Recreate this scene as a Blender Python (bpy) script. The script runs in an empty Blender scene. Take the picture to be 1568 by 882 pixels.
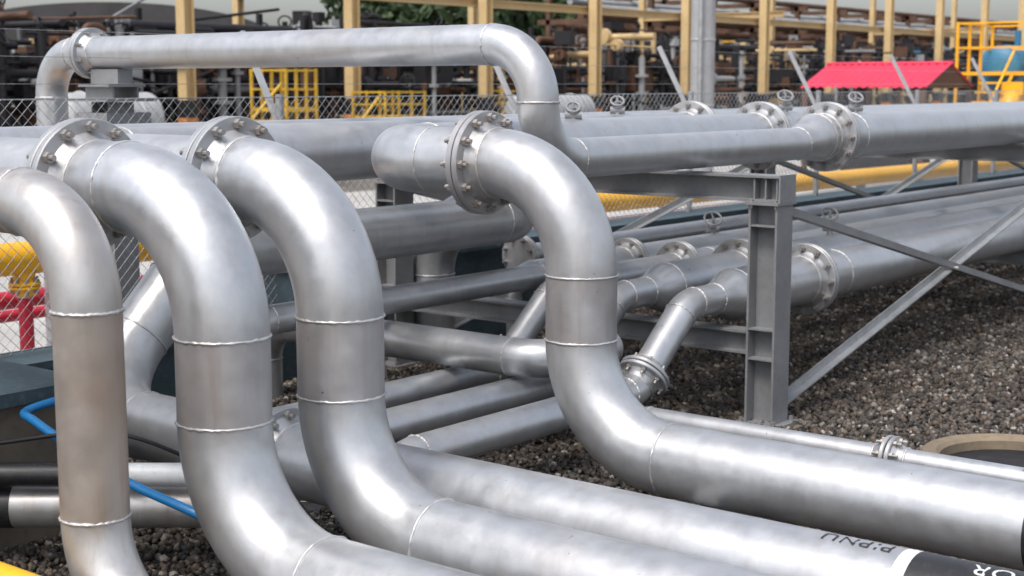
import bpy, math, random
import numpy as np
from mathutils import Vector, Matrix
random.seed(7); np.random.seed(7)
rad=math.radians
sc=bpy.context.scene
sc.view_settings.view_transform='Standard'; sc.view_settings.look='None'
sc.view_settings.exposure=0; sc.view_settings.gamma=1

# ------------------------------------------------------------------ materials
def newmat(name):
    m=bpy.data.materials.new(name); m.use_nodes=True
    nt=m.node_tree; return m,nt,nt.nodes['Principled BSDF'],nt.nodes,nt.links
def noise(nt,scale,detail=4,rough=.55,vec=None):
    n=nt.nodes.new('ShaderNodeTexNoise'); n.inputs['Scale'].default_value=scale
    n.inputs['Detail'].default_value=detail; n.inputs['Roughness'].default_value=rough
    if vec: nt.links.new(vec,n.inputs['Vector'])
    return n
def ramp(nt,src,stops):
    r=nt.nodes.new('ShaderNodeValToRGB'); e=r.color_ramp.elements
    while len(e)<len(stops): e.new(.5)
    for i,(p,c) in enumerate(stops):
        e[i].position=p; e[i].color=(c[0],c[1],c[2],1)
    nt.links.new(src,r.inputs['Fac']); return r
def mixc(nt,fac,a,b,mode='MIX'):
    n=nt.nodes.new('ShaderNodeMix'); n.data_type='RGBA'; n.blend_type=mode
    for s,val in ((n.inputs[0],fac),(n.inputs[6],a),(n.inputs[7],b)):
        if isinstance(val,(int,float)): s.default_value=val
        elif isinstance(val,tuple): s.default_value=(val[0],val[1],val[2],1)
        else: nt.links.new(val,s)
    return n.outputs[2]
def pos(nt):
    return nt.nodes.new('ShaderNodeNewGeometry').outputs['Position']
def bump(nt,h,strength,dist,b):
    n=nt.nodes.new('ShaderNodeBump'); n.inputs['Strength'].default_value=strength
    n.inputs['Distance'].default_value=dist; nt.links.new(h,n.inputs['Height'])
    nt.links.new(n.outputs[0],b.inputs['Normal']); return n
def paint(name,c,rough=.5,metal=0,var=.25,scale=3,dirt=(.08,.06,.045),dirtamt=.4,bumpv=.1):
    m,nt,b,N,L=newmat(name); P=pos(nt)
    n1=noise(nt,scale,5,.6,P); n2=noise(nt,scale*7,6,.65,P)
    dark=tuple(x*(1-var) for x in c)
    r=ramp(nt,n1.outputs[0],[(.35,dark),(.65,c)])
    mk=ramp(nt,n2.outputs[0],[(.52,(0,0,0)),(.75,(dirtamt,)*3)])
    L.new(mixc(nt,mk.outputs[0],r.outputs[0],dirt),b.inputs['Base Color'])
    b.inputs['Roughness'].default_value=rough; b.inputs['Metallic'].default_value=metal
    bump(nt,n2.outputs[0],bumpv,.01,b); return m
def silver(name,base=(.50,.515,.535),brown=.2,metal=.68,rough=.335,bc=(.36,.29,.24)):
    m,nt,b,N,L=newmat(name); P=pos(nt)
    big=noise(nt,1.7,4,.6,P); mid=noise(nt,9,6,.65,P); fine=noise(nt,160,3,.6,P)
    mp=N.new('ShaderNodeMapping'); mp.inputs['Scale'].default_value=(16,16,1.3); L.new(P,mp.inputs[0])
    streak=noise(nt,1,5,.6,mp.outputs[0])
    c=ramp(nt,mid.outputs[0],[(.3,tuple(x*.87 for x in base)),(.7,tuple(min(1,x*1.07) for x in base))]).outputs[0]
    bm=ramp(nt,big.outputs[0],[(.44,(0,0,0)),(.68,(brown,)*3)]).outputs[0]
    c=mixc(nt,bm,c,bc)
    sm=ramp(nt,streak.outputs[0],[(.52,(0,0,0)),(.78,(brown*1.3,)*3)]).outputs[0]
    c=mixc(nt,sm,c,tuple(x*.85 for x in bc))
    spot=noise(nt,24,3,.5,P)
    sp=ramp(nt,spot.outputs[0],[(.745,(0,0,0)),(.765,(.75,)*3)]).outputs[0]
    c=mixc(nt,sp,c,(.17,.11,.07))
    L.new(c,b.inputs['Base Color'])
    rr=N.new('ShaderNodeMapRange'); rr.inputs[1].default_value=.3; rr.inputs[2].default_value=.7
    rr.inputs[3].default_value=rough-.04; rr.inputs[4].default_value=rough+.14
    L.new(mid.outputs[0],rr.inputs[0]); L.new(rr.outputs[0],b.inputs['Roughness'])
    b.inputs['Metallic'].default_value=metal
    ad=N.new('ShaderNodeMath'); ad.operation='MULTIPLY_ADD'; ad.inputs[1].default_value=.4
    L.new(fine.outputs[0],ad.inputs[0]); L.new(mid.outputs[0],ad.inputs[2])
    bump(nt,ad.outputs[0],.2,.004,b); return m
M={}
M['pipe']=silver('aluminium_paint'); M['pipe2']=silver('aluminium_paint_stained',(.50,.495,.49),.5,.66,.35,(.38,.30,.24))
M['spool']=silver('aluminium_paint_spool',(.43,.425,.435),.42,.66,.40,(.34,.28,.25))
M['spool2']=silver('aluminium_paint_brown_spool',(.40,.355,.32),.7,.62,.42,(.32,.235,.175))
M['weld']=silver('weld_bead_metal',(.55,.55,.55),.3,.65,.42)
M['flange']=silver('flange_metal',(.42,.43,.445),.25,.62,.40)
M['bolt']=silver('bolt_metal',(.36,.35,.34),.5,.7,.42)
M['steel']=paint('grey_steel_paint',(.25,.255,.265),.5,.25,.2,4,(.12,.09,.07),.35)
M['galv']=paint('galvanised_steel',(.42,.43,.44),.45,.6,.2,6)
M['white']=paint('white_primer_coating',(.68,.70,.71),.4,0,.1,5,(.3,.28,.25),.3)
M['black']=paint('black_coating',(.018,.018,.02),.42,0,.2,5,(.1,.1,.1),.25)
M['ink']=paint('black_marker_paint',(.02,.02,.022),.6,0,.1,5)
M['yellow']=paint('yellow_paint',(.84,.43,.008),.42,0,.15,3,(.25,.14,.05),.3)
M['dyellow']=paint('weathered_yellow_paint',(.62,.38,.03),.5,0,.3,3,(.2,.12,.05),.6)
M['red']=paint('red_paint',(.50,.015,.04),.42,0,.2,3)
M['blue']=paint('blue_hose_plastic',(.012,.17,.42),.35,0,.15,5,(.05,.1,.15),.2)
M['tealwall']=paint('teal_painted_concrete',(.05,.085,.105),.7,0,.35,3,(.14,.15,.15),.5,.3)
M['concrete']=paint('concrete',(.30,.29,.27),.85,0,.3,2,(.16,.14,.12),.5,.4)
M['concdark']=paint('stained_concrete',(.17,.145,.115),.9,0,.35,2,(.06,.05,.04),.6,.4)
M['rimtan']=paint('weathered_curb_concrete',(.24,.19,.13),.9,0,.3,4,(.1,.08,.06),.5,.4)
M['tan']=paint('cream_column_paint',(.58,.42,.21),.6,0,.15,1,(.25,.17,.1),.35)
M['dark']=paint('dark_steelwork',(.014,.014,.018),.6,.2,.3,2,(.06,.04,.03),.5)
M['brown']=paint('rusty_steelwork',(.13,.065,.038),.7,.1,.4,2,(.05,.03,.02),.6)
M['lgrey']=paint('light_grey_paint',(.36,.37,.38),.6,0,.25,1,(.2,.16,.13),.4)
M['orange']=paint('orange_paint',(.60,.22,.05),.6,0,.2,2)
M['pinkroof']=paint('red_sheet_roof',(.62,.035,.085),.55,0,.2,1.2,(.36,.07,.08),.4)
M['greyroof']=paint('grey_sheet_roof',(.15,.155,.165),.6,0,.2,.6)
M['bluetank']=paint('blue_tank_paint',(.03,.17,.30),.5,0,.2,2)
M['siding']=paint('dark_cladding',(.05,.048,.05),.8,0,.4,.4)
M['bark']=paint('bark',(.07,.05,.035),.9,0,.3,6)
def leafmat():
    m,nt,b,N,L=newmat('foliage'); n=noise(nt,.9,4,.6,pos(nt))
    L.new(ramp(nt,n.outputs[0],[(.35,(.014,.028,.01)),(.65,(.045,.08,.022))]).outputs[0],b.inputs['Base Color'])
    b.inputs['Roughness'].default_value=.7; return m
M['leaf']=leafmat()
def gravelmat():
    m,nt,b,N,L=newmat('gravel_bed'); P=pos(nt)
    v=N.new('ShaderNodeTexVoronoi'); v.inputs['Scale'].default_value=38; L.new(P,v.inputs['Vector'])
    sx=N.new('ShaderNodeSeparateColor'); L.new(v.outputs['Color'],sx.inputs[0])
    c=ramp(nt,sx.outputs[0],[(0,(.020,.016,.013)),(.45,(.06,.05,.041)),(.75,(.11,.094,.08)),(1,(.26,.24,.215))]).outputs[0]
    e=ramp(nt,v.outputs['Distance'],[(.25,(1,1,1)),(.62,(.12,.12,.12))]).outputs[0]
    c=mixc(nt,1.0,c,e,'MULTIPLY')
    big=noise(nt,.9,4,.6,P); c=mixc(nt,1.0,c,ramp(nt,big.outputs[0],[(.3,(.6,.6,.6)),(.7,(1,1,1))]).outputs[0],'MULTIPLY')
    L.new(c,b.inputs['Base Color']); b.inputs['Roughness'].default_value=.8
    iv=N.new('ShaderNodeMath'); iv.operation='SUBTRACT'; iv.inputs[0].default_value=1; L.new(v.outputs['Distance'],iv.inputs[1])
    bump(nt,iv.outputs[0],1,.03,b); return m
M['gravel']=gravelmat()
def pebmat():
    m,nt,b,N,L=newmat('crushed_stone'); a=N.new('ShaderNodeAttribute'); a.attribute_name='stone_col'
    P=pos(nt); n=noise(nt,70,3,.6,P); g=noise(nt,.8,4,.6,P)
    c=mixc(nt,1.0,a.outputs['Color'],ramp(nt,n.outputs[0],[(.3,(.6,.6,.6)),(.7,(1,1,1))]).outputs[0],'MULTIPLY')
    c=mixc(nt,1.0,c,ramp(nt,g.outputs[0],[(.35,(.68,.64,.6)),(.65,(1,1,1))]).outputs[0],'MULTIPLY')
    L.new(c,b.inputs['Base Color'])
    b.inputs['Roughness'].default_value=.72; return m
M['pebble']=pebmat()
M['earth']=paint('plant_yard_ground',(.16,.145,.125),.9,0,.4,.3,(.08,.07,.06),.5,.3)
M['slab']=paint('concrete_pavement',(.42,.41,.39),.85,0,.25,.5,(.2,.18,.16),.4,.2)

# ------------------------------------------------------------------ mesh builder
class MB:
    def __init__(s): s.v=[];s.f=[];s.m=[];s.s=[];s.mats=[]
    def mi(s,k):
        if k not in s.mats: s.mats.append(k)
        return s.mats.index(k)
    def add(s,vs,fs,k,smooth=False):
        o=len(s.v); s.v.extend([tuple(x) for x in vs]); i=s.mi(k)
        for f in fs: s.f.append([o+a for a in f]); s.m.append(i); s.s.append(smooth)
    def box(s,c,size,k,rot=0,axes=None):
        c=Vector(c)
        if axes is None:
            ax=[Vector((math.cos(rot),math.sin(rot),0)),Vector((-math.sin(rot),math.cos(rot),0)),Vector((0,0,1))]
        else: ax=axes
        h=[x/2 for x in size]; vs=[]
        for i in (-1,1):
            for j in (-1,1):
                for l in (-1,1): vs.append(c+ax[0]*h[0]*i+ax[1]*h[1]*j+ax[2]*h[2]*l)
        s.add(vs,[(0,1,3,2),(4,6,7,5),(0,4,5,1),(2,3,7,6),(0,2,6,4),(1,5,7,3)],k)
    def extrude(s,prof,p0,p1,up,k):
        p0=Vector(p0);p1=Vector(p1);d=(p1-p0).normalized();up=Vector(up)
        u=(up-d*up.dot(d)).normalized(); w=d.cross(u); n=len(prof)
        vs=[p0+w*a+u*b for a,b in prof]+[p1+w*a+u*b for a,b in prof]
        fs=[(i,(i+1)%n,n+(i+1)%n,n+i) for i in range(n)]+[tuple(range(n-1,-1,-1)),tuple(range(n,2*n))]
        s.add(vs,fs,k)
    def ibeam(s,p0,p1,w,h,up,k='steel',tf=.014,tw=.01):
        a=w/2;b=h/2;c=tw/2
        s.extrude([(-a,-b),(a,-b),(a,-b+tf),(c,-b+tf),(c,b-tf),(a,b-tf),(a,b),(-a,b),(-a,b-tf),(-c,b-tf),(-c,-b+tf),(-a,-b+tf)],p0,p1,up,k)
    def angle(s,p0,p1,w,up,k='steel',t=.008):
        s.extrude([(0,0),(w,0),(w,t),(t,t),(t,w),(0,w)],p0,p1,up,k)
    def tube(s,pts,rads,k,seg=40,caps=True,vk=None):
        pts=[Vector(p) for p in pts]; n=len(pts)
        if not isinstance(rads,(list,tuple)): rads=[rads]*n
        T=[]
        for i in range(n):
            a=pts[max(0,i-1)];b=pts[min(n-1,i+1)]; T.append((b-a).normalized())
        t=T[0]; u=t.orthogonal().normalized(); vs=[]
        for i in range(n):
            u=(u-T[i]*u.dot(T[i])).normalized(); w=T[i].cross(u)
            for j in range(seg):
                a=2*math.pi*j/seg; vs.append(pts[i]+(u*math.cos(a)+w*math.sin(a))*rads[i])
        fs=[]; base=len(s.f)
        for i in range(n-1):
            for j in range(seg):
                j2=(j+1)%seg; fs.append((i*seg+j,i*seg+j2,(i+1)*seg+j2,(i+1)*seg+j))
        s.add(vs,fs,k,True)
        if vk:
            vi=s.mi(vk)
            for i in range(n-1):
                d=(pts[i+1]-pts[i]).normalized()
                if abs(d.z)>.9995:
                    for j in range(seg): s.m[base+i*seg+j]=vi
        if caps:
            s.add(vs[:seg],[tuple(range(seg-1,-1,-1))],k); s.add(vs[-seg:],[tuple(range(seg))],k)
    def revolve(s,p,axis,prof,k,seg=48,smooth=True):
        p=Vector(p);t=Vector(axis).normalized();u=t.orthogonal().normalized();w=t.cross(u)
        for (x0,r0),(x1,r1) in zip(prof[:-1],prof[1:]):
            vs=[]
            for x,r in ((x0,r0),(x1,r1)):
                for j in range(seg):
                    a=2*math.pi*j/seg; vs.append(p+t*x+(u*math.cos(a)+w*math.sin(a))*r)
            s.add(vs,[(j,(j+1)%seg,seg+(j+1)%seg,seg+j) for j in range(seg)],k,smooth)
    def torus(s,p,axis,R,r,k,seg=48,ms=8,jit=0):
        p=Vector(p);t=Vector(axis).normalized();u=t.orthogonal().normalized();w=t.cross(u);vs=[]
        for j in range(seg):
            a=2*math.pi*j/seg; d=u*math.cos(a)+w*math.sin(a); rr=r*(1+random.uniform(-jit,jit)); off=random.uniform(-jit,jit)*r*.6
            for q in range(ms):
                b=2*math.pi*q/ms; vs.append(p+t*off+d*(R+rr*math.cos(b))+t*rr*math.sin(b))
        fs=[(j*ms+q,((j+1)%seg)*ms+q,((j+1)%seg)*ms+(q+1)%ms,j*ms+(q+1)%ms) for j in range(seg) for q in range(ms)]
        s.add(vs,fs,k,True)
    def hexrod(s,p,axis,x0,x1,r,k,seg=6):
        s.revolve(p,axis,[(x0,0.0001),(x0,r),(x1,r),(x1,.0001)],k,seg,False)
    def flange(s,p,axis,r,R,n,k='flange',th=.030,sides=(1,-1)):
        p=Vector(p);t=Vector(axis).normalized()
        for sg in sides:
            s.revolve(p,t*sg,[(.003,r),(.003,R-.004),(.007,R),(.003+th-.004,R),(.003+th,R-.004),(.003+th,r+.03),(.003+th+.022,r+.014),(.003+th+.05,r+.003)],k)
            s.torus(p+t*sg*(.003+th+.055),t,r,.006,'weld',48,6,.3)
        s.revolve(p,t,[(-.004,R-.05),(.004,R-.05)],'bolt')
        u=t.orthogonal().normalized();w=t.cross(u);bc=R-.030 if R>.15 else R-.022
        q=1 if R>.2 else .72
        for i in range(n):
            a=2*math.pi*(i+.5)/n; c=p+(u*math.cos(a)+w*math.sin(a))*bc
            s.hexrod(c,t,th+.003,th+.026*q,.021*q,'bolt'); s.hexrod(c,-t,th+.003,th+.026*q,.021*q,'bolt')
            s.hexrod(c,t,-(th+.026+.022*q),th+.026+.022*q,.011*q,'bolt',10)
    def handwheel(s,p,h=.16,R=.06,k='steel'):
        x,y,z=p
        s.revolve(p,(0,0,1),[(-.04,.03),(0,.03),(.0,.022),(h*.45,.02),(h*.45,.034),(h*.55,.034),(h*.55,.0001)],k,16)
        s.tube([(x,y,z+h*.5),(x,y,z+h+.02)],.008,'galv',10)
        for dx in (-.024,.024): s.tube([(x+dx,y,z+h*.5),(x+dx*.5,y,z+h)],.006,k,6)
        s.revolve((x,y,z+h*.32),(.625,-.78,0),[(-.05,.0001),(-.05,.026),(.05,.026),(.05,.0001)],k,14)
        ax=Vector((-.5,-.45,.74)).normalized()
        c=Vector((x,y,z+h)); s.torus(c,ax,R,.009,'steel',24,6)
        u=ax.orthogonal().normalized();w=ax.cross(u)
        for i in range(3):
            a=i*2.094; d=(u*math.cos(a)+w*math.sin(a))*R; s.tube([c,c+d],.005,'steel',6)
    def build(s,name):
        V=np.array(s.v,dtype=float); c=(V.min(0)+V.max(0))/2; V=V-c
        me=bpy.data.meshes.new(name); me.from_pydata(V.tolist(),[],s.f)
        for k in s.mats: me.materials.append(M[k])
        me.polygons.foreach_set('material_index',s.m); me.polygons.foreach_set('use_smooth',s.s); me.update()
        o=bpy.data.objects.new(name,me); o.location=c; bpy.context.collection.objects.link(o); return o

def fillet(P,R,steps=18):
    P=[Vector(p) for p in P]; out=[P[0]]; ends=[]
    for i in range(1,len(P)-1):
        d1=(P[i]-P[i-1]).normalized(); d2=(P[i+1]-P[i]).normalized(); phi=d1.angle(d2)
        if phi<.02: out.append(P[i]); continue
        t=R*math.tan(phi/2); st=P[i]-d1*t; n=(d2-d1*d2.dot(d1)).normalized(); c=st+n*R
        for j in range(steps+1):
            a=phi*j/steps; out.append(c-n*R*math.cos(a)+d1*R*math.sin(a))
        ends.append((st,d1)); ends.append((P[i]+d2*t,d2))
    out.append(P[-1]); return out,ends
def dense(pts,maxlen=.6):
    o=[pts[0]]
    for a,b in zip(pts[:-1],pts[1:]):
        if (b-a).length<1e-5: continue
        k=min(12,max(1,int((b-a).length/maxlen)))
        for i in range(1,k+1): o.append(a.lerp(b,i/k))
    return o
def pipe(mb,P,D,R,k='pipe',welds=True,seg=56,vk=None):
    pts,ends=fillet(P,R); mb.tube(dense(pts),D/2,k,seg,True,vk)
    if welds:
        for p,d in ends: mb.torus(p,d,D/2,.0055 if D>.15 else .004,'weld',96,6,.4)
def weld(mb,p,axis,D): mb.torus(p,axis,D/2,.0055,'weld',96,6,.4)
def reducer(mb,p0,p1,r0,r1,k='pipe'):
    p0=Vector(p0);p1=Vector(p1);n=14;pts=[];rs=[]
    for i in range(n+1):
        t=i/n;e=t*t*(3-2*t); q=p0.lerp(p1,t); pts.append(q); rs.append(r0+(r1-r0)*e)
    mb.tube(pts,rs,k,56,False); d=p1-p0; weld(mb,p0,d,2*r0); weld(mb,p1,d,2*r1)
def wraptext(mb,txt,X,Zc,r,y0,size,ang0,k):
    cu=bpy.data.curves.new('tmp','FONT'); cu.body=txt; cu.size=size; cu.space_character=1.15
    ob=bpy.data.objects.new('tmp',cu); bpy.context.collection.objects.link(ob)
    bpy.context.view_layer.update()
    me=bpy.data.meshes.new_from_object(ob.evaluated_get(bpy.context.evaluated_depsgraph_get()))
    vs=[]
    for v in me.vertices:
        a=ang0+v.co.y/r; vs.append((X-math.sin(a)*r,y0+v.co.x,Zc+math.cos(a)*r))
    mb.add(vs,[tuple(p.vertices) for p in me.polygons],k)
    bpy.data.objects.remove(ob); bpy.data.meshes.remove(me); bpy.data.curves.remove(cu)

# ------------------------------------------------------------------ main process pipelines
D=.324; RB=.486; ZU=1.685; ZL=.42; RF=.243
mb=MB(); pipe(mb,[(2.71,-.5,.366),(2.71,3.87,.366),(2.71,3.87,1.675),(2.71,6.85,1.675)],.216,.324,'pipe2',vk='spool2')
mb.flange((2.71,4.75,1.675),(0,1,0),.108,.17,8); mb.build('silver_gas_pipeline')
mb=MB(); pipe(mb,[(2.0,6.85,1.44),(9,6.85,1.62),(40,6.85,1.66)],.219,.3); mb.build('silver_gas_pipeline')
for X,LY,FY in ((3.24,6.34,4.60),(3.80,5.80,4.44)):
    mb=MB(); pipe(mb,[(X,-.5,ZL),(X,3.86,ZL),(X,3.86,ZU),(X,LY,ZU),(60,LY,ZU)],D,RB,vk='spool')
    mb.flange((X,FY,ZU),(0,1,0),D/2,RF,12)
    if LY==5.80:
        mb.flange((9.35,LY,ZU),(1,0,0),D/2,RF,12); mb.handwheel((8.4,LY,ZU+.16),.09,.045)
    mb.build('silver_gas_pipeline')
mb=MB(); X=5.32; pipe(mb,[(X,-.5,ZL),(X,3.86,ZL),(X,3.86,ZU),(X,5.22,ZU),(60,5.22,ZU)],D,RB,vk='spool')
mb.flange((X,4.43,ZU),(0,1,0),D/2,RF,12); mb.flange((9.35,5.22,ZU),(1,0,0),D/2,RF,12)
mb.handwheel((9.72,5.22,ZU+.16),.12,.055); mb.handwheel((7.1,5.22,ZU+.16),.07,.04)
mb.tube([(X,1.775,ZL),(X,-.5,ZL)],D/2+.0015,'black',56)
mb.build('silver_gas_pipeline')
mb=MB(); X=4.30; pipe(mb,[(X,-.5,ZL),(X,6.2,ZL),(X+.75,6.2,1.15),(8.05,6.2,1.15),(8.05,7.2,1.15),(8.05,7.2,0)],D,RB)
mb.flange((X,4.74,ZL),(0,1,0),D/2,.225,12)
mb.tube([(X,1.80,ZL),(X,1.845,ZL)],D/2+.0012,'white',56,False)
mb.tube([(X,1.80,ZL),(X,-.5,ZL)],D/2+.0015,'black',56)
wraptext(mb,'PIPNU',X,ZL,D/2+.002,1.875,.082,-.10,'ink')
wraptext(mb,'FOR',X,ZL,D/2+.003,1.43,.09,-.0,'white')
mb.build('silver_gas_pipeline')
mb=MB(); X=6.4; pipe(mb,[(X,-.5,.30),(X,4.36,.30),(X,4.36,-.1)],.114,.17)
mb.flange((X,2.83,.30),(0,1,0),.057,.108,8,'flange',.022)
wraptext(mb,'PIPNU   PIPN',X,.30,.0585,1.85,.055,-.15,'ink'); mb.build('small_bore_pipeline')
mb=MB(); pipe(mb,[(6.15,9.1,0),(6.15,9.1,2.26),(6.15,4.75,2.26),(6.15,4.75,1.65),(9.03,4.75,1.65)],.219,.304)
mb.flange((6.15,8.62,2.26),(0,1,0),.11,.172,8)
reducer(mb,(9.03,4.75,1.65),(9.30,4.75,1.685),.1095,.162)
pipe(mb,[(9.30,4.75,ZU),(60,4.75,ZU)],D,RB); mb.flange((9.46,4.75,ZU),(1,0,0),D/2,RF,12)
weld(mb,(9.8,4.75,ZU),(1,0,0),D); mb.handwheel((9.9,4.75,ZU+.16),.11,.05); mb.build('silver_loop_pipeline')
mb=MB(); mb.ibeam((6.15,8.4,0),(6.15,8.4,1.93),.2,.2,(0,1,0))
mb.box((6.15,8.4,1.945),(.42,.42,.02),'steel'); mb.box((6.15,8.4,2.04),(.3,.34,.016),'steel')
for dx in (-.1,.1): mb.box((6.15+dx,8.4,1.99),(.014,.3,.085),'steel')
mb.box((6.15,8.4,2.1),(.12,.3,.1),'steel'); mb.box((6.15,8.4,1.80),(.36,.36,.12),'steel'); mb.build('pipe_support_stand')
for i,(LY,Dl) in enumerate(((4.6,D),(5.1,D),(5.6,.219))):
    mb=MB(); ds=.185 if i<2 else .168
    pipe(mb,[(4.78,LY,-.1),(4.78,LY,.31),(6.86,LY,.31),(7.40,LY,.75),(7.72,LY,.75)],ds,.24)
    a=Vector((.54,0,.44)).normalized(); mb.flange(Vector((6.86,LY,.31))+a*.12,a,ds/2,ds/2+.062,8,'flange',.024)
    reducer(mb,(7.72,LY,.75),(7.95,LY,.75),ds/2,Dl/2)
    pipe(mb,[(7.95,LY,.75),(60,LY,.75)],Dl,.3); R=Dl/2+.08
    mb.flange((8.9,LY,.75),(1,0,0),Dl/2,R,12); weld(mb,(9.3,LY,.75),(1,0,0),Dl)
    if i==1: mb.handwheel((10.25,LY,.91),.16,.06)
    mb.build('low_level_pipeline')
mb=MB(); pipe(mb,[(5.2,6.1,-.1),(5.2,6.1,.75),(7.9,6.1,.75)],.168,.25); reducer(mb,(7.9,6.1,.75),(8.05,6.1,.75),.084,.11)
pipe(mb,[(8.05,6.1,.75),(60,6.1,.75)],.219,.3); mb.flange((9.0,6.1,.75),(1,0,0),.11,.172,8); mb.handwheel((10.2,6.1,.85),.13,.07); mb.build('low_level_pipeline')
mb=MB(); pipe(mb,[(8.83,6.98,.74),(60,6.98,.74)],.168,.3); mb.flange((8.82,6.98,.74),(1,0,0),.084,.16,8,sides=(1,))
mb.revolve((8.82,6.98,.74),(-1,0,0),[(.003,.14),(.003,.156),(.007,.16),(.029,.16),(.032,.156),(.032,.0001)],'flange'); mb.build('low_level_pipeline')
mb=MB(); pipe(mb,[(8.2,6.55,-.1),(8.2,6.55,.72),(60,6.55,.72)],.114,.2); mb.build('low_level_pipeline')
mb=MB(); pipe(mb,[(6.4,7.2,-.1),(6.4,7.2,.52),(6.4,4.87,.52),(6.98,4.87,.52)],.219,.25); mb.build('low_level_pipeline')
mb=MB(); a=Vector((3.06,5.92,.27)); b=Vector((4.04,4.69,.27)); pipe(mb,[a,b],.19,.2,'pipe2')
mb.tube([a+(a-b)*.02,a.lerp(b,.375)],.0965,'black'); mb.build('coated_pipe')
mb=MB(); a=Vector((3.08,5.77,.425)); b=Vector((3.85,4.80,.425)); pipe(mb,[a,b],.10,.2,'white')
mb.tube([a+(a-b)*.02,a.lerp(b,.56)],.0515,'black'); mb.build('coated_pipe')
mb=MB(); hp=[(3.95,5.50,.68),(3.75,5.54,.67),(3.56,5.56,.64),(3.50,5.40,.63),(3.50,5.15,.56),(3.57,4.86,.44),(3.61,4.49,.37),(3.8,4.2,.2)]
def cat(P,n=8):
    P=[Vector(p) for p in P]; P=[P[0]*2-P[1]]+P+[P[-1]*2-P[-2]]; o=[]
    for i in range(1,len(P)-2):
        for j in range(n):
            t=j/n; p0,p1,p2,p3=P[i-1:i+3]
            o.append(.5*((2*p1)+(p2-p0)*t+(2*p0-5*p1+4*p2-p3)*t*t+(3*p1-p0-3*p2+p3)*t**3))
    o.append(P[-2]); return o
mb.tube(cat(hp),.019,'blue',16); mb.build('blue_hose')
mb=MB(); mb.tube(cat([(3.3,5.5,.55),(3.6,5.0,.62),(3.9,4.7,.45),(4.0,4.4,.40),(4.05,4.1,.1)]),.009,'dark',8); mb.build('black_cable')
mb=MB(); mb.tube([(2.45,1.5,.52),(2.45,6,.52)],.05,'yellow',24)
for y in (2,4.9): mb.tube([(2.45,y,0),(2.45,y,.52)],.04,'yellow',16)
mb.build('yellow_guard_rail')

# ------------------------------------------------------------------ steel pipe rack frames
for X in (7.75,13.15,18.55,23.95):
    mb=MB()
    for Y in (4.24,7.30):
        mb.ibeam((X,Y,.03),(X,Y,1.345),.19,.19,(0,1,0)); mb.box((X,Y,.02),(.30,.30,.024),'steel')
        mb.box((X,Y,1.353),(.23,.22,.016),'steel')
        mb.box((X,Y,-.03),(.42,.42,.10),'concdark')
        for dx in (-.11,.11):
            for dy in (-.11,.11): mb.hexrod((X+dx,Y+dy,.03),(0,0,1),0,.03,.014,'bolt')
        for z in (.42,.60,1.22): mb.box((X-.0505,Y,z),(.088,.16,.01),'steel')
        for dy in (-.075,.0,.075): mb.box((X-.04,Y+dy,1.44),(.06,.01,.128),'steel')
        for dx in (-.09,.09):
            for dy in (-.08,.08): mb.hexrod((X+dx,Y+dy,1.345),(0,0,1),-.022,.03,.012,'bolt')
    mb.ibeam((X,4.14,1.44),(X,7.42,1.44),.17,.155,(0,0,1)); mb.ibeam((X,4.34,.51),(X,7.2,.51),.14,.14,(0,0,1))
    mb.box((X,4.135,1.44),(.19,.012,.165),'steel')
    mb.build('steel_pipe_rack_frame')
for X0 in (7.75,13.15,18.55):
    for Y in (4.24,7.30):
        mb=MB(); x0=X0+.1;x1=X0+5.3
        mb.angle((x0,Y-.05,1.27),(x1,Y-.05,.10),.06,(0,0,1)); mb.angle((x0,Y+.02,.08),(x1,Y+.02,1.27),.06,(0,0,1),'galv')
        for (x,z) in ((x0+.02,1.24),(x0+.02,.12),(x1,.12),(x1,1.24)): mb.box((x,Y-.01,z),(.14,.01,.16),'steel')
        mb.hexrod((X0+2.7,Y-.06,.705),(0,1,0),-.03,.09,.014,'bolt')
        mb.build('steel_cross_brace')
mb=MB(); mb.ibeam((2.9,3.15,.19),(6.7,3.15,.19),.12,.13,(0,0,1))
for x in (3.0,4.8,6.6): mb.box((x,3.15,.06),(.22,.22,.125),'concdark')
mb.build('pipe_sleeper_beam')
mb=MB(); mb.extrude([(-.17,0),(.17,0),(.1,.3),(-.1,.3)],(7.07,7.15,0),(7.33,7.15,0),(0,0,1),'concrete'); mb.build('concrete_footing')

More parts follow.
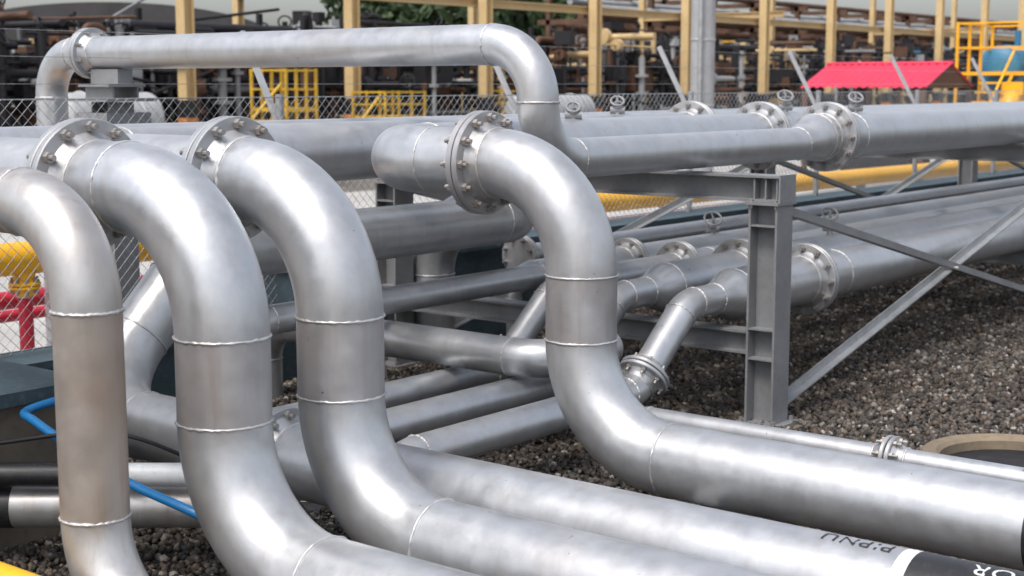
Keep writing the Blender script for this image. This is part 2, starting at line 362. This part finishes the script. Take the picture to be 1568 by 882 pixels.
# ------------------------------------------------------------------ ground, wall
def sheet(name,x0,x1,y0,y1,z,k):
    mb=MB(); mb.add([(x0,y0,z),(x1,y0,z),(x1,y1,z),(x0,y1,z)],[(0,1,2,3)],k); return mb.build(name)
sheet('ground',-600,1200,-600,1200,-.008,'earth')
sheet('gravel_bed',-6,70,-6,7.55,0,'gravel')
sheet('pavement',-20,120,7.8,20,.004,'slab')
def stones(name,N,box,sz,zo,seed,cond=None):
    r=np.random.RandomState(seed)
    p=np.stack([r.uniform(box[0],box[1],N*3),r.uniform(box[2],box[3],N*3)],1)
    if cond is not None: p=p[cond(p)]
    p=p[:N]; N=len(p)
    g=(1+5**.5)/2
    ico=np.array([(-1,g,0),(1,g,0),(-1,-g,0),(1,-g,0),(0,-1,g),(0,1,g),(0,-1,-g),(0,1,-g),(g,0,-1),(g,0,1),(-g,0,-1),(-g,0,1)])/math.sqrt(1+g*g)
    fc=np.array([(0,11,5),(0,5,1),(0,1,7),(0,7,10),(0,10,11),(1,5,9),(5,11,4),(11,10,2),(10,7,6),(7,1,8),(3,9,4),(3,4,2),(3,2,6),(3,6,8),(3,8,9),(4,9,5),(2,4,11),(6,2,10),(8,6,7),(9,8,1)])
    s=r.uniform(sz[0],sz[1],(N,1,1))*r.uniform(.55,1.15,(N,1,3))
    v=ico[None]*r.uniform(.75,1.2,(N,12,1))*s
    q=r.normal(size=(N,4)); q/=np.linalg.norm(q,axis=1)[:,None]; w,x,y,z=q.T
    Rm=np.stack([1-2*(y*y+z*z),2*(x*y-z*w),2*(x*z+y*w),2*(x*y+z*w),1-2*(x*x+z*z),2*(y*z-x*w),2*(x*z-y*w),2*(y*z+x*w),1-2*(x*x+y*y)],1).reshape(N,3,3)
    v=np.einsum('nij,nkj->nki',Rm,v); v[:,:,:2]+=p[:,None,:]; v[:,:,2]+=r.uniform(zo[0],zo[1],(N,1))
    F=(fc[None]+12*np.arange(N)[:,None,None]).reshape(-1,3)
    me=bpy.data.meshes.new(name); me.vertices.add(N*12); me.vertices.foreach_set('co',v.reshape(-1))
    me.loops.add(len(F)*3); me.loops.foreach_set('vertex_index',F.reshape(-1).astype(np.int32))
    me.polygons.add(len(F)); me.polygons.foreach_set('loop_start',np.arange(0,len(F)*3,3,dtype=np.int32))
    me.polygons.foreach_set('loop_total',np.full(len(F),3,dtype=np.int32)); me.update(); me.validate()
    pal=np.array([(.030,.024,.019),(.058,.047,.038),(.095,.078,.063),(.15,.127,.105),(.125,.085,.058),(.25,.23,.205),(.42,.39,.36),(.07,.07,.072)])
    ci=pal[r.choice(len(pal),N,p=[.20,.22,.2,.13,.08,.07,.035,.065])]*r.uniform(.8,1.2,(N,1))
    col=np.ones((N,12,4)); col[:,:,:3]=ci[:,None,:]
    at=me.color_attributes.new('stone_col','FLOAT_COLOR','POINT'); at.data.foreach_set('color',col.reshape(-1))
    me.materials.append(M['pebble']); o=bpy.data.objects.new(name,me); bpy.context.collection.objects.link(o)
cnd=lambda p:(p[:,1]>.27*p[:,0]-.4)&((p[:,0]-7.65)**2+(p[:,1]-2.66)**2>.3)
stones('gravel_stones',66000,(2.6,11.5,1.6,7.4),(.012,.027),(.0,.022),3,cnd)
stones('gravel_stones',24000,(11.5,19,2.6,7.4),(.015,.030),(.0,.02),4,cnd)
mb=MB()
mb.box((36,7.70,.37),(58,.36,.74),'tealwall'); mb.box((36,7.70,.765),(58.06,.44,.05),'tealwall')
mb.box((.5,7.70,.19),(12.96,.36,.38),'tealwall'); mb.box((.46,7.70,.405),(12.9,.44,.05),'tealwall'); mb.build('retaining_wall')
mb=MB(); mb.box((1.4,6.48,.33),(5.0,1.66,.66),'concdark'); mb.box((1.4,6.48,.69),(5.08,1.74,.06),'tealwall'); mb.build('concrete_plinth')
mb=MB(); mb.revolve((7.65,2.66,0),(0,0,1),[(.0,.52),(.07,.52),(.09,.50),(.09,.43),(.07,.41),(.01,.41)],'rimtan',64)
mb.revolve((7.65,2.66,0),(0,0,1),[(.02,.41),(.02,.001)],'dark',64); mb.build('manhole_ring')

# ------------------------------------------------------------------ chain-link fence
mb=MB(); FY=7.74; z1=1.96; sp=.062; r=.0021
def wire(a,b,r,k='galv'):
    a=Vector(a);b=Vector(b);t=(b-a).normalized();u=t.orthogonal().normalized();w=t.cross(u);vs=[]
    for p in (a,b):
        for j in range(3): vs.append(p+(u*math.cos(j*2.094)+w*math.sin(j*2.094))*r)
    mb.add(vs,[(0,1,4,3),(1,2,5,4),(2,0,3,5)],k,True)
for (xa,xb,z0) in ((-3,7.0,.45),(7.0,46,.82)):
    h=z1-z0; x=xa-h
    while x<xb:
        for sg in (1,-1):
            p0=(x,z0) if sg>0 else (x,z1); p1=(x+h,z1) if sg>0 else (x+h,z0)
            t0=max(0,(xa-x)/h); t1=min(1,(xb-x)/h)
            if t1-t0<.02: continue
            A=(x+h*t0,FY-.002*sg,p0[1]+(p1[1]-p0[1])*t0); B=(x+h*t1,FY-.002*sg,p0[1]+(p1[1]-p0[1])*t1)
            wire(A,B,r)
        x+=sp*1.2
    wire((xa,FY+.008,z0+.01),(xb,FY+.008,z0+.01),.005)
for k in range(-3,16):
    X=7.1+2.72*k
    mb.tube([(X,FY+.04,.4 if k<0 else .79),(X,FY+.04,1.98)],.03,'galv',12)
    mb.extrude([(-.018,-.018),(.018,-.018),(.018,.018),(-.018,.018)],(X,FY+.04,1.75),(X,FY+.42,2.42),(0,1,0),'lgrey')
wire((-3,FY+.008,z1),(47,FY+.008,z1),.005)
for t in (.45,.7,.95): wire((-3,FY+.04+.38*t,1.75+.67*t),(47,FY+.04+.38*t,1.75+.67*t),.002)
mb.build('chain_link_fence')

# ------------------------------------------------------------------ yellow / red lines behind
mb=MB(); pipe(mb,[(-2,9.0,.90),(60,9.0,.52)],.23,.1,'yellow',False)
mb.tube([(5.8,9.0,.84),(5.8,9.0,.68)],.075,'yellow',20); mb.tube([(5.8,9.0,.70),(5.8,9.0,0)],.05,'red',20); mb.flange((5.8,9.0,.66),(0,0,1),.055,.11,8,'yellow',.02)
for x in (2,9,14,19,24,30): mb.box((x,9,.37),(.1,.1,.74-.006*x),'steel')
mb.build('yellow_gas_pipeline')
mb=MB(); pipe(mb,[(-2,9.3,.53),(60,9.3,.45)],.13,.1,'red',False); pipe(mb,[(-2,9.62,.35),(60,9.62,.35)],.09,.1,'red',False)
for x in range(0,50,4): mb.box((x,9.45,.2),(.1,.6,.4),'concrete')
mb.build('red_fire_main')

# ------------------------------------------------------------------ background plant
Y0=24
for k in range(0,15):
    X=14.65+4.75*k; mb=MB(); mb.ibeam((X,Y0,0),(X,Y0,9),.26,.26,(1,0,0),'tan',.03,.03)
    mb.box((X,Y0,1.55),(.29,.29,.35),'black'); mb.box((X,Y0,1.25),(.29,.29,.24),'orange'); mb.box((X,Y0,.98),(.29,.29,.25),'black'); mb.box((X,Y0,.3),(.6,.6,.6),'concrete')
    mb.build('cream_steel_column')
mb=MB(); mb.ibeam((23.5,Y0+.3,4.08),(90,Y0+.3,4.08),.2,.20,(0,0,1),'tan',.03,.03)
for k in range(0,8):
    X=16.5+9.5*k; mb.ibeam((X,Y0+6,0),(X,Y0+6,8),.22,.22,(1,0,0),'tan',.03,.03)
    if k%2: mb.ibeam((X,Y0+.3,4.4),(X,Y0+6,4.4),.16,.2,(0,0,1),'tan',.03,.03)
mb.build('cream_steel_rack')
mb=MB()
for (xa,xb,y,z,r,k) in ((4,110,27,3.32,.13,'dark'),(4,60,27.4,2.5,.09,'dark'),(30,110,27,2.2,.07,'brown'),(50,110,29,3.7,.07,'dark'),(4,110,26.5,1.9,.1,'dark'),(4,110,26.6,1.5,.1,'brown'),(4,110,26.4,1.1,.1,'dark')):
    mb.tube([(xa,y,z),(xb,y,z)],r,k,10)
for X in np.arange(6,100,3.7):
    mb.box((X,27.2,1.7),(.14,.14,3.4),'dark'); mb.box((X+.8,28.4,1.9),(.12,.12,3.8),'dark'); mb.box((X,27.8,3.15),(.12,1.3,.12),'dark')
mb.build('dark_pipe_rack')
mb=MB()
for (y,z,r,k) in ((33,4.9,.16,'lgrey'),(33.5,4.6,.16,'brown'),(34,5.2,.14,'lgrey'),(34.5,4.2,.18,'brown'),(33.2,5.7,.12,'brown'),(35,5.9,.14,'lgrey'),(35.5,3.6,.16,'brown')):
    mb.tube([(46,y,z),(150,y,z)],r,k,10)
for X in np.arange(46,150,4.1):
    mb.box((X,33,2.8),(.2,.2,5.6),'brown'); mb.box((X,35,2.9),(.2,.2,5.8),'brown'); mb.box((X,34,4.42),(.2,3,.2),'brown'); mb.box((X,34,5.5),(.2,3,.2),'brown')
mb.build('elevated_pipe_rack')
R=random.Random(23)
def skid(X,Y,sc=1):
    mb=MB(); pal=['dark','dark','dark','dark','brown','lgrey','brown','dark','steel','tan']
    if Y<27 and X<24: pal=['dark','dark','dark','brown','dark','steel','dark','brown']
    for i in range(8):
        x=X+R.uniform(-1.6,1.6); y=Y+R.uniform(-.8,.8); h=R.uniform(1.4,3.9)*sc; k=R.choice(pal); r=R.uniform(.025,.10)
        if Y<27 and X<24: h=min(h,3.2)
        mb.tube([(x,y,0),(x,y,h)],r,k,10)
        t=R.random()
        if t<.35: mb.torus((x,y,h),(R.uniform(-1,1),R.uniform(-1,1),.5),R.uniform(.10,.2),.025,'dark',16,6)
        elif t<.65: mb.box((x,y,h-.1),(R.uniform(.15,.5),R.uniform(.2,.5),R.uniform(.15,.5)),k,R.uniform(0,1.5))
        elif t<.85:
            x2=x+R.uniform(-1.5,1.5); mb.tube(fillet([(x,y,h-.4),(x,y,h),(x2,y,h),(x2,y,h-1)],.15,6)[0],r,k,10)
        for z in (.45,.62,.8):
            if R.random()<.5: mb.revolve((x,y,h*z),(0,0,1),[(-.04,r),(-.04,r*2.2),(.04,r*2.2),(.04,r)],k,14)
    for i in range(5):
        z=R.uniform(.9,3.5)*sc; y=Y+R.uniform(-.8,.8); k=R.choice(pal)
        a=R.uniform(-1.8,-.3); b=R.uniform(.3,1.8); r=R.uniform(.03,.1)
        q=R.random()
        if q<.5: mb.tube([(X+a,y,z),(X+b,y,z)],r,k,10)
        elif q<.75: mb.tube([(X,y+a,z),(X,y+b,z)],r,k,10)
        else: mb.tube([(X+a,y,z),(X+b,y,z+R.uniform(-.9,.9))],.035,k,8)
        if R.random()<.6: mb.revolve((X+a*.5,y,z),(1,0,0),[(-.1,.02),(-.1,r*2.4),(.1,r*2.4),(.1,.02)],k,12)
    mb.box((X+R.uniform(-1,1),Y,R.uniform(1.6,2.6)),(R.uniform(.4,1.1),R.uniform(.3,.8),R.uniform(.3,.8)),R.choice(['dark','dark','brown','lgrey']))
    mb.build('valve_skid')
for i in range(125):
    Y=R.choice([25.3,25.6,26,29.5,31,36]); X=R.uniform(.35,2.9)*Y
    skid(X,Y,1 if Y<33 else 1.25)
def vessel(name,X,Y,Z,r,L,k,ax=(1,0,0)):
    mb=MB(); n=8; a=Vector(ax); prof=[(-L/2-r*.45*math.cos(t*math.pi/2/n),r*math.sin(t*math.pi/2/n)+.001) for t in range(n+1)]
    prof+=[(-x,rr) for x,rr in reversed(prof)]
    mb.revolve((X,Y,Z),a,prof,k,28)
    for sg in (-.3,.3):
        c=Vector((X,Y,Z))+a*sg*L; mb.box((c.x,c.y,(Z-r*.6)/2),(.25,.5,Z-r*.6),'concrete'); mb.torus(c,a,r,.03,k,28,6)
    mb.tube([(X,Y,Z+r*.9),(X,Y,Z+r+.4)],.08,k,12); mb.build(name)
vessel('grey_pressure_vessel',14.5,20.0,1.5,.42,1.6,'lgrey'); vessel('grey_pressure_vessel',29,22,1.4,.4,2.6,'lgrey')
vessel('blue_storage_tank',37.5,13.6,2.45,.55,2.4,'bluetank')
def platform(X,Y,W,Dp,Z,top,k='yellow',ns=7,t=.06):
    mb=MB(); mb.box((X,Y,Z),(W,Dp,.08),k)
    for i in range(4):
        for j in range(2):
            x=X-W/2+W*i/3; y=Y-Dp/2+Dp*j
            mb.box((x,y,top/2),(t,t,top),k)
    for z in (Z+(top-Z)*.5,top-.03):
        for j in (-1,1): mb.box((X,Y+j*Dp/2,z),(W,t*.7,t*.7),k)
        for j in (-1,1): mb.box((X+j*W/2,Y,z),(t*.7,Dp,t*.7),k)
    for i in range(ns): mb.box((X-W/2-.25*i-.1,Y,Z-.22*(i+1)),(.26,.7,.04),k)
    if ns:
        mb.tube([(X-W/2,Y-.35,Z),(X-W/2-.25*ns,Y-.35,Z-.22*ns)],.04,k,8); mb.tube([(X-W/2,Y-.35,Z+.5),(X-W/2-.25*ns,Y-.35,Z-.22*ns+.5)],.03,k,8)
    mb.build('yellow_access_platform')
platform(20.2,22,.8,1.0,1.55,2.35,'dyellow',3,.05); platform(35.2,12.8,2.2,2.0,2.3,3.5); platform(31.5,25.0,1.3,1.0,1.2,1.9,'dyellow',3,.05); platform(24.5,23.2,1.3,1.0,1.3,1.9,'dyellow',3,.05)
mb=MB(); mb.tube(fillet([(33.2,12.2,0),(33.2,12.2,1.75),(40,12.2,1.75)],.4,8)[0],.2,'yellow',20); mb.box((33.8,12.2,1.95),(.8,.5,.3),'yellow'); mb.build('yellow_pump_unit')
mb=MB(); x0,x1,y0,y1=29.9,31.25,12.75,15.7; ez,rz=1.98,2.50
n=64
for side in (0,1):
    xa,xb=(x0,x1) if side==0 else (2*x1-x0,x1); vs=[]
    for i in range(n+1):
        y=y0+(y1-y0)*i/n; o=.022*math.sin(i*math.pi/2)
        vs+= [(xa,y,ez+o),(xb,y,rz+o)]
    mb.add(vs,[(2*i,2*i+1,2*i+3,2*i+2) for i in range(n)],'pinkroof')
mb.tube([(x1,y0-.03,rz+.01),(x1,y1+.03,rz+.01)],.04,'pinkroof',8)
for x in (x0+.1,2*x1-x0-.1):
    for y in (y0+.1,y1-.1): mb.box((x,y,ez/2),(.1,.1,ez),'brown')
mb.add([(x0,y0+.05,ez-.02),(2*x1-x0,y0+.05,ez-.02),(x1,y0+.05,rz-.02)],[(0,1,2)],'brown')
mb.box((x1,(y0+y1)/2,.8),(1.2,1.6,1.5),'dark'); mb.build('red_roof_shelter')
mb=MB(); mb.tube([(27.7,16.9,0),(27.7,16.9,9)],.26,'lgrey',32)
for z in (1.6,3.0,4.3): mb.torus((27.7,16.9,z),(0,0,1),.26,.02,'weld')
mb.tube([(27.35,16.75,1),(27.35,16.75,9)],.05,'galv',10); mb.build('vertical_silver_duct')
mb=MB(); c=Vector((36.9,50.8,0)); rt=Vector((.625,-.78,0)); fw=Vector((.78,.625,0)); W=7.2; n=24; vs=[]
for i in range(n+1):
    t=-1+2*i/n; z=3.9+1.75*math.sqrt(max(0,1-t*t*.97))-.3
    for dd in (0,20): vs.append(c+rt*W*t+fw*dd+Vector((0,0,z)))
mb.add(vs,[(2*i,2*i+1,2*i+3,2*i+2) for i in range(n)],'greyroof',True)
front=[vs[2*i] for i in range(n+1)]; mb.add(front+[c+rt*W,c-rt*W],[tuple(range(n+3))],'siding')
for sg in (-1,1): 
    a=c+rt*W*sg; mb.add([a,a+fw*20,a+fw*20+Vector((0,0,3.9)),a+Vector((0,0,3.9))],[(0,1,2,3)],'siding')
for i in range(17):
    t=-.95+.119*i; mb.box(c+rt*W*t-fw*.08+Vector((0,0,2.2)),(.12,.12,4.4),'greyroof',0)
mb.build('arched_roof_warehouse')
x=10
while x<210:
    mb=MB(); w=R.uniform(7,16); hh=R.uniform(2.6,4.2)+x*.010
    mb.box((x+w/2,60+R.uniform(-2,2),hh/2),(w-.3,8,hh),R.choice(['siding','siding','brown','greyroof']))
    for j in range(int(w/2)): mb.box((x+1+2*j,55.7,hh*.6),(1,.2,.8),'dark')
    mb.build('distant_plant_building'); x+=w
for (X,Y,h,k) in ((95,45,13,'lgrey'),(120,52,15,'bluetank'),(80,48,11,'brown')):
    mb=MB(); mb.tube([(X,Y,0),(X,Y,h*.45)],1.0,k,24)
    mb.torus((X,Y,h*.42),(0,0,1),1.3,.06,'yellow',24,6); mb.tube([(X+1.5,Y,0),(X+1.5,Y,h*.5)],.15,'dark',8); mb.build('process_tower')

# ------------------------------------------------------------------ trees
def tree(X,Y,h,w,seed):
    r=np.random.RandomState(seed); mb=MB()
    mb.tube([(X,Y,0),(X+.1,Y,h*.3),(X,Y+.1,h*.6)],[.3,.22,.1],'bark',10)
    cl=[]
    for i in range(22):
        a=r.uniform(0,6.28); q=w*math.sqrt(r.uniform(0,1))*.9; z=h*r.uniform(.35,.95); c=(X+q*math.cos(a),Y+q*math.sin(a),z); cl.append((c,w*r.uniform(.18,.36)))
        if i<9: mb.tube([(X,Y,h*r.uniform(.25,.5)),c],[.1,.03],'bark',6)
    n=6500; vs=[];fs=[]
    for i in range(n):
        c,rr=cl[r.randint(len(cl))]; d=r.normal(size=3); d/=np.linalg.norm(d); p=np.array(c)+d*rr*r.uniform(.5,1.1)
        a=r.normal(size=3)*.17; b=r.normal(size=3)*.17; o=len(vs); vs+=[p-a,p-b,p+a,p+b]; fs.append((o,o+1,o+2,o+3))
    mb.add(vs,fs,'leaf'); mb.build('broadleaf_tree')
for (X,Y,h,w,s) in ((60,50,9.5,4.5,1),(68,52,9,4.5,2),(76,58,9.5,5,3),(66,60,9,5,4),(105,72,7,5,6)): tree(X,Y,h,w,s)

# ------------------------------------------------------------------ light, sky, camera
el=rad(60); rot=math.atan2(-1,-.05)
w=bpy.data.worlds.new('World'); sc.world=w; w.use_nodes=True; nt=w.node_tree
bg=nt.nodes['Background']; sk=nt.nodes.new('ShaderNodeTexSky'); sk.sky_type='NISHITA'; sk.sun_disc=False
sk.sun_elevation=el; sk.sun_rotation=rot; sk.air_density=1.0; sk.dust_density=4; sk.ozone_density=1
hs=nt.nodes.new('ShaderNodeHueSaturation'); hs.inputs['Saturation'].default_value=.5; hs.inputs['Value'].default_value=1.75
nt.links.new(sk.outputs[0],hs.inputs['Color']); nt.links.new(hs.outputs[0],bg.inputs['Color']); bg.inputs['Strength'].default_value=.145
sl=bpy.data.lights.new('sun','SUN'); sl.energy=2.1; sl.angle=rad(15); sl.color=(1,.96,.91)
so=bpy.data.objects.new('sun',sl); bpy.context.collection.objects.link(so)
sv=Vector((math.sin(rot)*math.cos(el),math.cos(rot)*math.cos(el),math.sin(el)))
so.rotation_euler=sv.to_track_quat('Z','Y').to_euler(); so.location=(0,0,30)
cam=bpy.data.cameras.new('camera'); co=bpy.data.objects.new('camera',cam); bpy.context.collection.objects.link(co)
cam.lens=51.66; cam.sensor_width=36; cam.clip_end=3000; cam.clip_start=.05
co.location=(0,0,2.05); fwd=Vector((.7805*.9905,.6252*.9905,-.1374)); co.rotation_euler=fwd.to_track_quat('-Z','Y').to_euler()
cam.dof.use_dof=True; cam.dof.focus_distance=6.2; cam.dof.aperture_fstop=3.6
sc.camera=co
